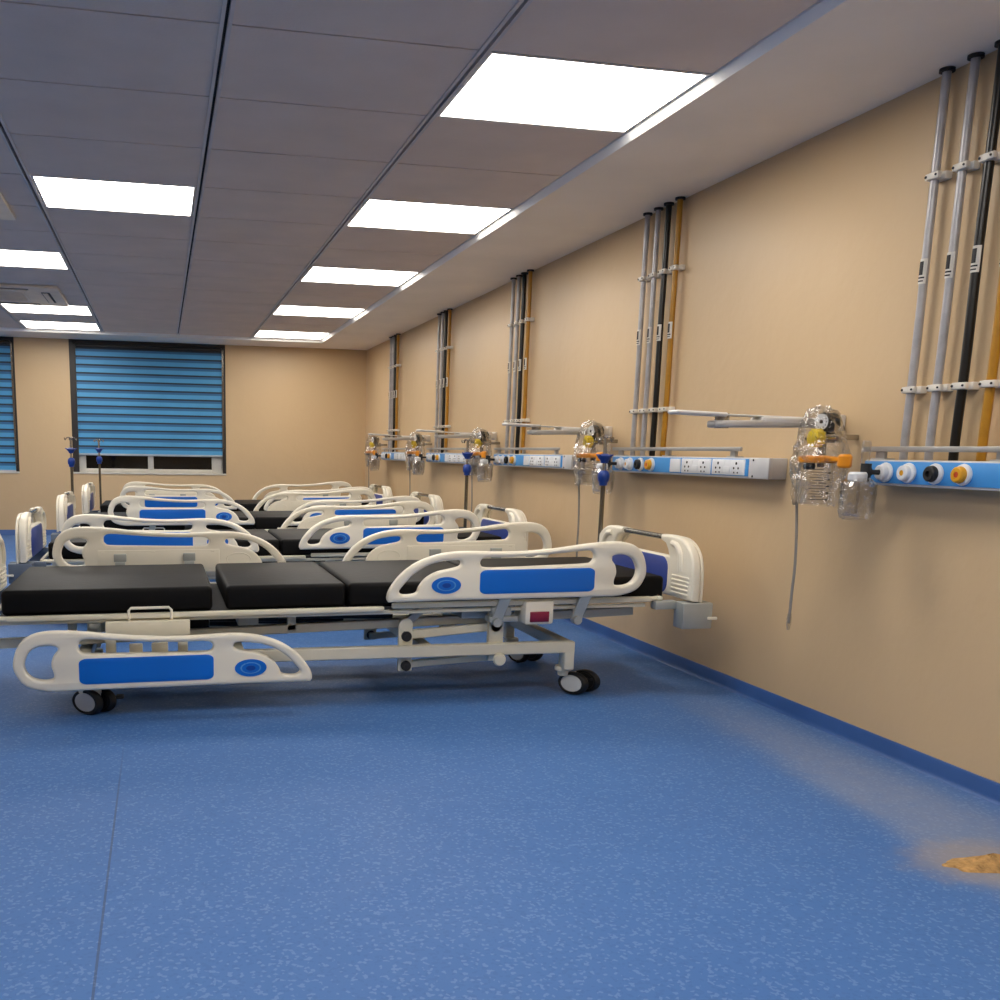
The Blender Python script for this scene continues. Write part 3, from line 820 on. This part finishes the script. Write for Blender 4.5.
# ---- bed head panel
FX = 2.885                    # panel front face
PZ0, PZ1 = 1.133, 1.236
def make_panel():
    global OFF
    y1 = .40; y0 = -1.325       # relative to the black pipe: left end nearest the window, right end nearest the camera
    t = thing('bed_head_panel', (WX, 0, PZ0), None, None)
    OFF = Vector((WX, 0, PZ0))
    bm = B(); bx(bm, FX, WX, y0 + .01, y1, PZ0, PZ1, .006); obj('housing', bm, PHOUSE, t)
    bm = B(); bx(bm, FX - .004, FX + .01, y0 + .175, y1 - .004, PZ0 + .010, PZ1 - .006, .002); obj('face_strip', bm, PBLUE, t)
    bm = B(); bx(bm, FX - .005, FX + .02, y0, y0 + .165, PZ0, PZ1, .006)
    for yy in (y0 + .13,):
        for zz in (PZ0 + .012, PZ1 - .012): cyl(bm, (FX - .007, yy, zz), (FX, yy, zz), .006, seg=8, mi=1)
    e = obj('end_cover', bm, [PHOUSE, DARK], t)
    for j, yy in enumerate((.262, .135, -.005, -.142)):
        bm = B(); z = 1.186
        lathe(bm, [(.0, 0), (.038, 0), (.040, .006), (.037, .014), (.032, .016), (.0, .016)], (FX - .004, yy, z), (-1, 0, 0), 28)
        ou = obj('gas_outlet', bm, SOCKET, t)
        bm = B()
        m = (SOCKET, SOCKET, BLACK, OUTY)[j]
        lathe(bm, [(.0, .014), (.029, .014), (.031, .020), (.029, .034), (.024, .038), (.012, .038), (.012, .028), (0, .030)], (FX - .004, yy, z), (-1, 0, 0), 28)
        k_ = obj('outlet_valve', bm, m, ou); k_['label'] = ('white outlet valve', 'white outlet valve', 'black outlet valve', 'ochre outlet valve with a red mark')[j]
        if j != 2:
            bm = B(); cyl(bm, (FX - .040, yy, z), (FX - .036, yy, z), .011, seg=12); obj('outlet_mark', bm, (STEEL, OUTY, None, REDM)[j], ou)
    # blank module and two socket modules
    bm = B(); bx(bm, FX - .012, FX, -.485, -.372, PZ0 + .016, PZ1 - .012, .004); obj('blank_module', bm, SOCKET, t)
    for a, b in ((-.805, -.500), (-1.125, -.820)):
        bm = B(); bx(bm, FX - .010, FX, a, b, PZ0 + .014, PZ1 - .010, .004)
        so = obj('socket_module', bm, SOCKET, t)
        w = (b - a)
        bm = B()
        for c in (a + w * .22, a + w * .78):
            bx(bm, FX - .013, FX - .006, c - .055, c + .055, PZ0 + .024, PZ1 - .018, .003)
        bx(bm, FX - .016, FX - .006, a + w * .5 - .030, a + w * .5 + .030, PZ0 + .024, PZ0 + .058, .003)
        obj('socket_plate', bm, SOCKET, so)
        bm = B()
        for c in (a + w * .22, a + w * .78):
            for dy, dz, r in ((0, .020, .0075), (-.020, -.004, .006), (.020, -.004, .006), (-.016, -.026, .0045), (.016, -.026, .0045)):
                cyl(bm, (FX - .0145, c + dy, 1.186 + dz), (FX - .012, c + dy, 1.186 + dz), r, seg=10)
        obj('socket_holes', bm, DARK, so)
    # equipment rail on two brackets
    bm = B(); bx(bm, FX + .005, FX + .018, y0 + .27, y1 + .03, 1.268, 1.289, .003); r_ = obj('equipment_rail', bm, ALU, t)
    for yy in (y0 + .36, y0 + 1.05, y1 - .06):
        bm = B(); bx(bm, FX + .018, FX + .035, yy - .025, yy + .025, PZ1 - .004, 1.286, .003); bx(bm, FX + .008, FX + .06, yy - .04, yy + .04, PZ1 - .004, PZ1 + .006, .002)
        obj('rail_bracket', bm, ALU, r_)
    OFF = Vector((0, 0, 0))
    return t
pp = make_panel()
for i in range(5):
    o = pp if i == 0 else copy_tree(pp)
    o.location = (WX, BAY[i], PZ0)
    tag(o, 'blue and white bed head panel with gas outlets, %s' % bayname[i], 'wall panel', 'bed head panels along the wall')

# ---- suction unit with jar, wrapped in clear plastic
def crumple(bm, amp, seed):
    rnd = random.Random(seed)
    for v in bm.verts:
        d = Vector((rnd.uniform(-1, 1), rnd.uniform(-1, 1), rnd.uniform(-1, 1)))
        v.co += d * amp
def make_suction():
    global OFF
    t = thing('suction_unit', (WX, 0, 1.0), None, None)      # y = 0 at the gauge
    OFF = Vector((WX, 0, 1.0))
    bm = B()
    bx(bm, 2.90, WX, -.011, .011, 1.318, 1.342, .004); cyl(bm, (2.80, 0, 1.33), (2.90, 0, 1.33), .026, seg=18); cyl(bm, (2.82, 0, 1.20), (2.82, 0, 1.36), .016, seg=14)
    cyl(bm, (2.80, -.12, 1.324), (2.80, .09, 1.324), .007, seg=10); bx(bm, 2.83, 2.87, -.02, .02, 1.34, 1.38, .006)
    obj('regulator_body', bm, STEEL, t)
    bm = B(); lathe(bm, [(0, 0), (.036, 0), (.040, .006), (.040, .070), (.035, .078), (0, .078)], (2.86, -.010, 1.392), (-1, -.25, 0)); g = obj('gauge', bm, BLACK, t)
    d = Vector((-1, -.25, 0)).normalized()
    bm = B(); o = Vector((2.86, -.010, 1.392)) + d * .0785
    lathe(bm, [(0, 0), (.034, 0), (.034, .002), (0, .002)], o, d)
    f0 = set(bm.faces)
    for q in range(9):
        a = math.radians(-210 + q * 30); s_ = d.cross(Vector((0, 0, 1))).normalized(); u_ = Vector((0, 0, 1))
        p_ = o + d * .002 + (s_ * math.cos(a) + u_ * math.sin(a)) * .026
        cyl(bm, p_, p_ + d * .0012, .0028, seg=6, mi=1)
    cyl(bm, o + d * .002, o + d * .0035, .009, seg=10, mi=1)
    obj('gauge_dial', bm, [SOCKET, INK], g)
    bm = B(); lathe(bm, [(0, 0), (.022, 0), (.026, .010), (.036, .016), (.038, .040), (.035, .052), (.022, .058), (0, .060)], (2.80, -.022, 1.324), (-1, -.1, 0), 18)
    for q in range(10):
        a = 2 * PI * q / 10
        cyl(bm, (2.79, -.022 + math.cos(a) * .035, 1.324 + math.sin(a) * .035), (2.750, -.026 + math.cos(a) * .034, 1.324 + math.sin(a) * .034), .006, seg=8)
    obj('control_knob', bm, YELLOW, t)
    # jar
    jc = (2.765, -.050)
    bm = B(); lathe(bm, [(0, 1.218), (.074, 1.218), (.079, 1.222), (.079, 1.240), (.073, 1.246), (.04, 1.250), (0, 1.250)], (jc[0], jc[1], 0)); 
    bx(bm, jc[0] - .02, jc[0] + .02, jc[1] - .155, jc[1] - .06, 1.224, 1.244, .006)
    lathe(bm, [(0, 1.200), (.022, 1.200), (.028, 1.208), (.028, 1.246), (.020, 1.256), (0, 1.256)], (jc[0] + .01, jc[1] - .165, 0))
    obj('jar_lid', bm, ORANGE, t)
    bm = B(); lathe(bm, [(.074, 1.220), (.073, 1.16), (.069, 1.06), (.063, 1.045), (0, 1.040)], (jc[0], jc[1], 0), seg=36)
    j = obj('collection_jar', bm, CLEAR, t)
    bm = B()
    for q in range(12):
        z = 1.065 + q * .0115; rr = .0712 + (z - 1.06) * .03; a0, a1 = (-2.35, -1.75) if q % 2 else (-2.5, -1.6)
        tube(bm, [(jc[0] + rr * math.cos(a0 + (a1 - a0) * s / 6), jc[1] + rr * math.sin(a0 + (a1 - a0) * s / 6), z) for s in range(7)], .0012, 4)
    for q in range(5):
        z = 1.065 + q * .028; rr = .0722 + (z - 1.06) * .03
        tube(bm, [(jc[0] + rr * math.cos(a), jc[1] + rr * math.sin(a), z) for a in (-1.52, -1.47, -1.42, -1.37)], .003, 4)
    obj('scale_marks', bm, INK, j)
    bm = B(); lathe(bm, [(0, 1.190), (.022, 1.190), (.026, 1.205), (.020, 1.218), (0, 1.218)], (jc[0] - .05, jc[1] - .02, 0), seg=16); obj('float_valve', bm, DARK, j)
    # hanging catheter tube
    bm = B(); tube(bm, [(2.76, .035, 1.23), (2.75, .050, 1.18), (2.75, .042, 1.05), (2.75, .022, .90), (2.75, .012, .76), (2.75, .016, .66), (2.755, .024, .56), (2.752, .020, .505)], .0065, 8, sub=5)
    h_ = obj('suction_tube', bm, TUBE, t)
    bm = B(); lathe(bm, [(0, .475), (.006, .476), (.010, .50), (.011, .53), (.009, .55), (0, .552)], (2.752, .020, 0), seg=12); obj('tube_tip', bm, CLEAR, h_)
    # wrap
    bm = B()
    prof = [(.020, 1.452), (.060, 1.432), (.082, 1.40), (.088, 1.37), (.082, 1.34), (.090, 1.31), (.100, 1.28), (.108, 1.25), (.106, 1.22), (.100, 1.18), (.098, 1.14), (.092, 1.10), (.084, 1.04)]
    lathe(bm, prof, (2.785, -.03, 0), seg=26); crumple(bm, .014, 3)
    for v in bm.verts:
        k_ = max(0, min(1, (1.40 - v.co.z) / .2)); v.co.y += v.co.y * .2 * k_
    obj('plastic_wrap', bm, WRAP, t, 20)
    OFF = Vector((0, 0, 0))
    return t
su = make_suction()
GAUGE = [3.890, 6.255, 8.63, 10.94, 13.23]
for i in range(5):
    o = su if i == 0 else copy_tree(su)
    o.location = (WX, GAUGE[i], 1.0)
    tag(o, 'plastic-wrapped suction unit with orange-lidded jar, %s' % ('nearest the camera', 'second from the camera', 'third from the camera', 'fourth from the camera', 'farthest, by the room corner')[i], 'suction unit', 'suction units on the wall')

# ---- oxygen humidifier bottle plugged into the first outlet
def make_bottle():
    global OFF
    t = thing('humidifier_bottle', (2.775, 0, 1.0), None, None)
    OFF = Vector((2.775, 0, 1.0))
    x = 2.775
    bm = B(); cyl(bm, (x, 0, 1.186), (2.845, 0, 1.186), .010, seg=12); cyl(bm, (2.785, 0, 1.186), (2.80, 0, 1.186), .022, seg=14); cyl(bm, (x + .01, 0, 1.15), (x + .01, 0, 1.22), .020, seg=14)
    obj('flow_valve', bm, DARK, t)
    bm = B(); lathe(bm, [(0, 1.150), (.034, 1.150), (.036, 1.156), (.036, 1.178), (.030, 1.186), (0, 1.186)], (x - .025, 0, 0)); obj('bottle_cap', bm, SOCKET, t)
    bm = B(); lathe(bm, [(.030, 1.150), (.050, 1.146), (.062, 1.130), (.064, 1.05), (.060, 1.020), (.050, 1.010), (0, 1.008)], (x - .015, 0, 0), seg=30); bo = obj('bottle', bm, CLEAR, t)
    bm = B(); cyl(bm, (x - .015, 0, 1.02), (x - .015, 0, 1.15), .007, seg=10); obj('dip_tube', bm, CLEAR, bo)
    bm = B(); lathe(bm, [(.040, 1.165), (.066, 1.140), (.069, 1.09), (.068, 1.03), (.056, 1.0), (0, .992)], (x - .015, 0, 0), seg=18); crumple(bm, .006, 5); obj('plastic_wrap', bm, WRAP, t, 20)
    bm = B(); lathe(bm, [(0, 1.215), (.018, 1.215), (.018, 1.30), (.014, 1.31), (0, 1.312)], (x + .01, .01, 0), seg=14); obj('flow_tube', bm, CLEAR, t)
    OFF = Vector((0, 0, 0))
    return t
hb = make_bottle()
for i in range(5):
    o = hb if i == 0 else copy_tree(hb)
    o.location = (2.775, BAY[i] + .262, 1.0)
    tag(o, 'clear bottle plugged into the panel outlet %s' % bayname[i], 'bottle', 'humidifier bottles on the panels')

# ---- folding wall arms
def make_arm():
    global OFF
    t = thing('folding_wall_arm', (WX, 0, 1.39), None, None)
    OFF = Vector((WX, 0, 1.39))
    bm = B(); bx(bm, 2.95, WX, -.025, .025, 1.36, 1.43, .008); cyl(bm, (2.90, 0, 1.362), (2.90, 0, 1.430), .034, seg=20); bx(bm, 2.90, 2.95, -.025, .025, 1.37, 1.42, .005); obj('wall_bracket', bm, ARMW, t)
    bm = B()
    lo_ = [(2.90, .045), (2.70, .050), (2.50, .055), (2.38, .055), (2.345, .035), (2.335, 0)]
    loop = [(a, b) for a, b in lo_] + [(a, -b) for a, b in lo_[::-1][1:]]
    bm.free(); bm = outline_mesh([loop], .030, .010)
    for v in bm.verts: v.co = Vector((v.co.x, v.co.z, 1.3820 + .02 * (v.co.x - 2.6) + v.co.y))
    bmesh.ops.recalc_face_normals(bm, faces=bm.faces)
    obj('lower_arm', bm, ARMG, t)
    bm = B(); bx(bm, 2.56, 2.88, -.052, .052, 1.383, 1.412, .010)
    obj('arm_cover', bm, ARMW, t)
    bm = B(); cyl(bm, (2.395, 0, 1.36), (2.395, 0, 1.424), .030, seg=18); obj('elbow_joint', bm, STEEL, t)
    bm = B()
    bar(bm, (2.375, 0, 1.417), (2.80, 0, 1.411), .07, .008, .003); bar(bm, (2.155, 0, 1.424), (2.40, 0, 1.417), .085, .017, .006)
    obj('upper_arm', bm, ARMW, t)
    bm = B(); cyl(bm, (2.862, -.054, 1.396), (2.862, -.05, 1.396), .008, seg=10); obj('screw_cap', bm, DARK, t)
    OFF = Vector((0, 0, 0))
    return t
ar = make_arm()
for i in range(4):
    o = ar if i == 0 else copy_tree(ar)
    o.location = (WX, GAUGE[i] + .11, 1.39); o.rotation_euler = (0, 0, math.radians((0, 12, 17, 24)[i]))
    tag(o, 'white folding wall arm reaching out over the suction unit, %s' % ('nearest the camera', 'second from the camera', 'third from the camera', 'fourth from the camera')[i], 'wall arm', 'folding arms on the wall')

# ================================================================== SAND HEAP
bm = B()
rnd = random.Random(4); n = 40; rings = []
for q in range(9):
    f = q / 8
    ring = []
    for k_ in range(n):
        a = 2 * PI * k_ / n
        ed = 1 + .10 * math.sin(3 * a + 1) + .06 * math.sin(7 * a) + rnd.uniform(-.03, .03)
        ring.append(bm.verts.new((2.510 + .165 * f * ed * math.cos(a), 2.445 + .058 * f * ed * math.sin(a), max(.001, .036 * (1 - f) ** 1.1 + rnd.uniform(-.002, .002) * (1 - f)))))
    rings.append(ring)
for A, C in zip(rings, rings[1:]):
    for k_ in range(n): bm.faces.new((A[k_], C[k_], C[(k_ + 1) % n], A[(k_ + 1) % n]))
bmesh.ops.remove_doubles(bm, verts=bm.verts, dist=1e-4)
bmesh.ops.recalc_face_normals(bm, faces=bm.faces)
OFF = Vector((2.510, 2.445, 0))
heap = obj('sand_heap', bm, SAND); heap.location = OFF
tag(heap, 'small heap of yellow sand on the blue floor at the lower right', 'sand', kind='stuff')
OFF = Vector((0, 0, 0))

# ================================================================== CAMERA, WORLD, VIEW
yaw, pit, rol, FOC, cx, cy = 0.20602, 0.18393, 0.01657, 988.55573, 367.611, 635.937
f = Vector((math.sin(yaw) * math.cos(pit), math.cos(yaw) * math.cos(pit), -math.sin(pit)))
rt = Vector((math.cos(yaw), -math.sin(yaw), 0)); up = rt.cross(f)
r2 = rt * math.cos(rol) + up * math.sin(rol); u2 = up * math.cos(rol) - rt * math.sin(rol)
cam = bpy.data.cameras.new('camera'); co = bpy.data.objects.new('camera', cam); COL.objects.link(co)
co.matrix_world = Matrix(((r2.x, u2.x, -f.x, 0), (r2.y, u2.y, -f.y, 0), (r2.z, u2.z, -f.z, EYE), (0, 0, 0, 1)))
cam.sensor_fit = 'HORIZONTAL'; cam.sensor_width = 36; cam.lens = FOC / 1000 * 36
cam.shift_x = (500 - cx) / 1000; cam.shift_y = (cy - 500) / 1000
cam.clip_start = .05; cam.clip_end = 100
sc = bpy.context.scene; sc.camera = co
w = bpy.data.worlds.new('night'); sc.world = w; w.use_nodes = True
w.node_tree.nodes['Background'].inputs['Color'].default_value = (.01, .012, .016, 1)
w.node_tree.nodes['Background'].inputs['Strength'].default_value = .3
sc.view_settings.view_transform = 'Standard'
sc.view_settings.exposure = 0.0
sc.cycles.use_denoising = True
sc.cycles.max_bounces = 8; sc.cycles.diffuse_bounces = 5; sc.cycles.transparent_max_bounces = 16
sc.cycles.caustics_reflective = False; sc.cycles.caustics_refractive = False
sc.cycles.sample_clamp_indirect = 6.0
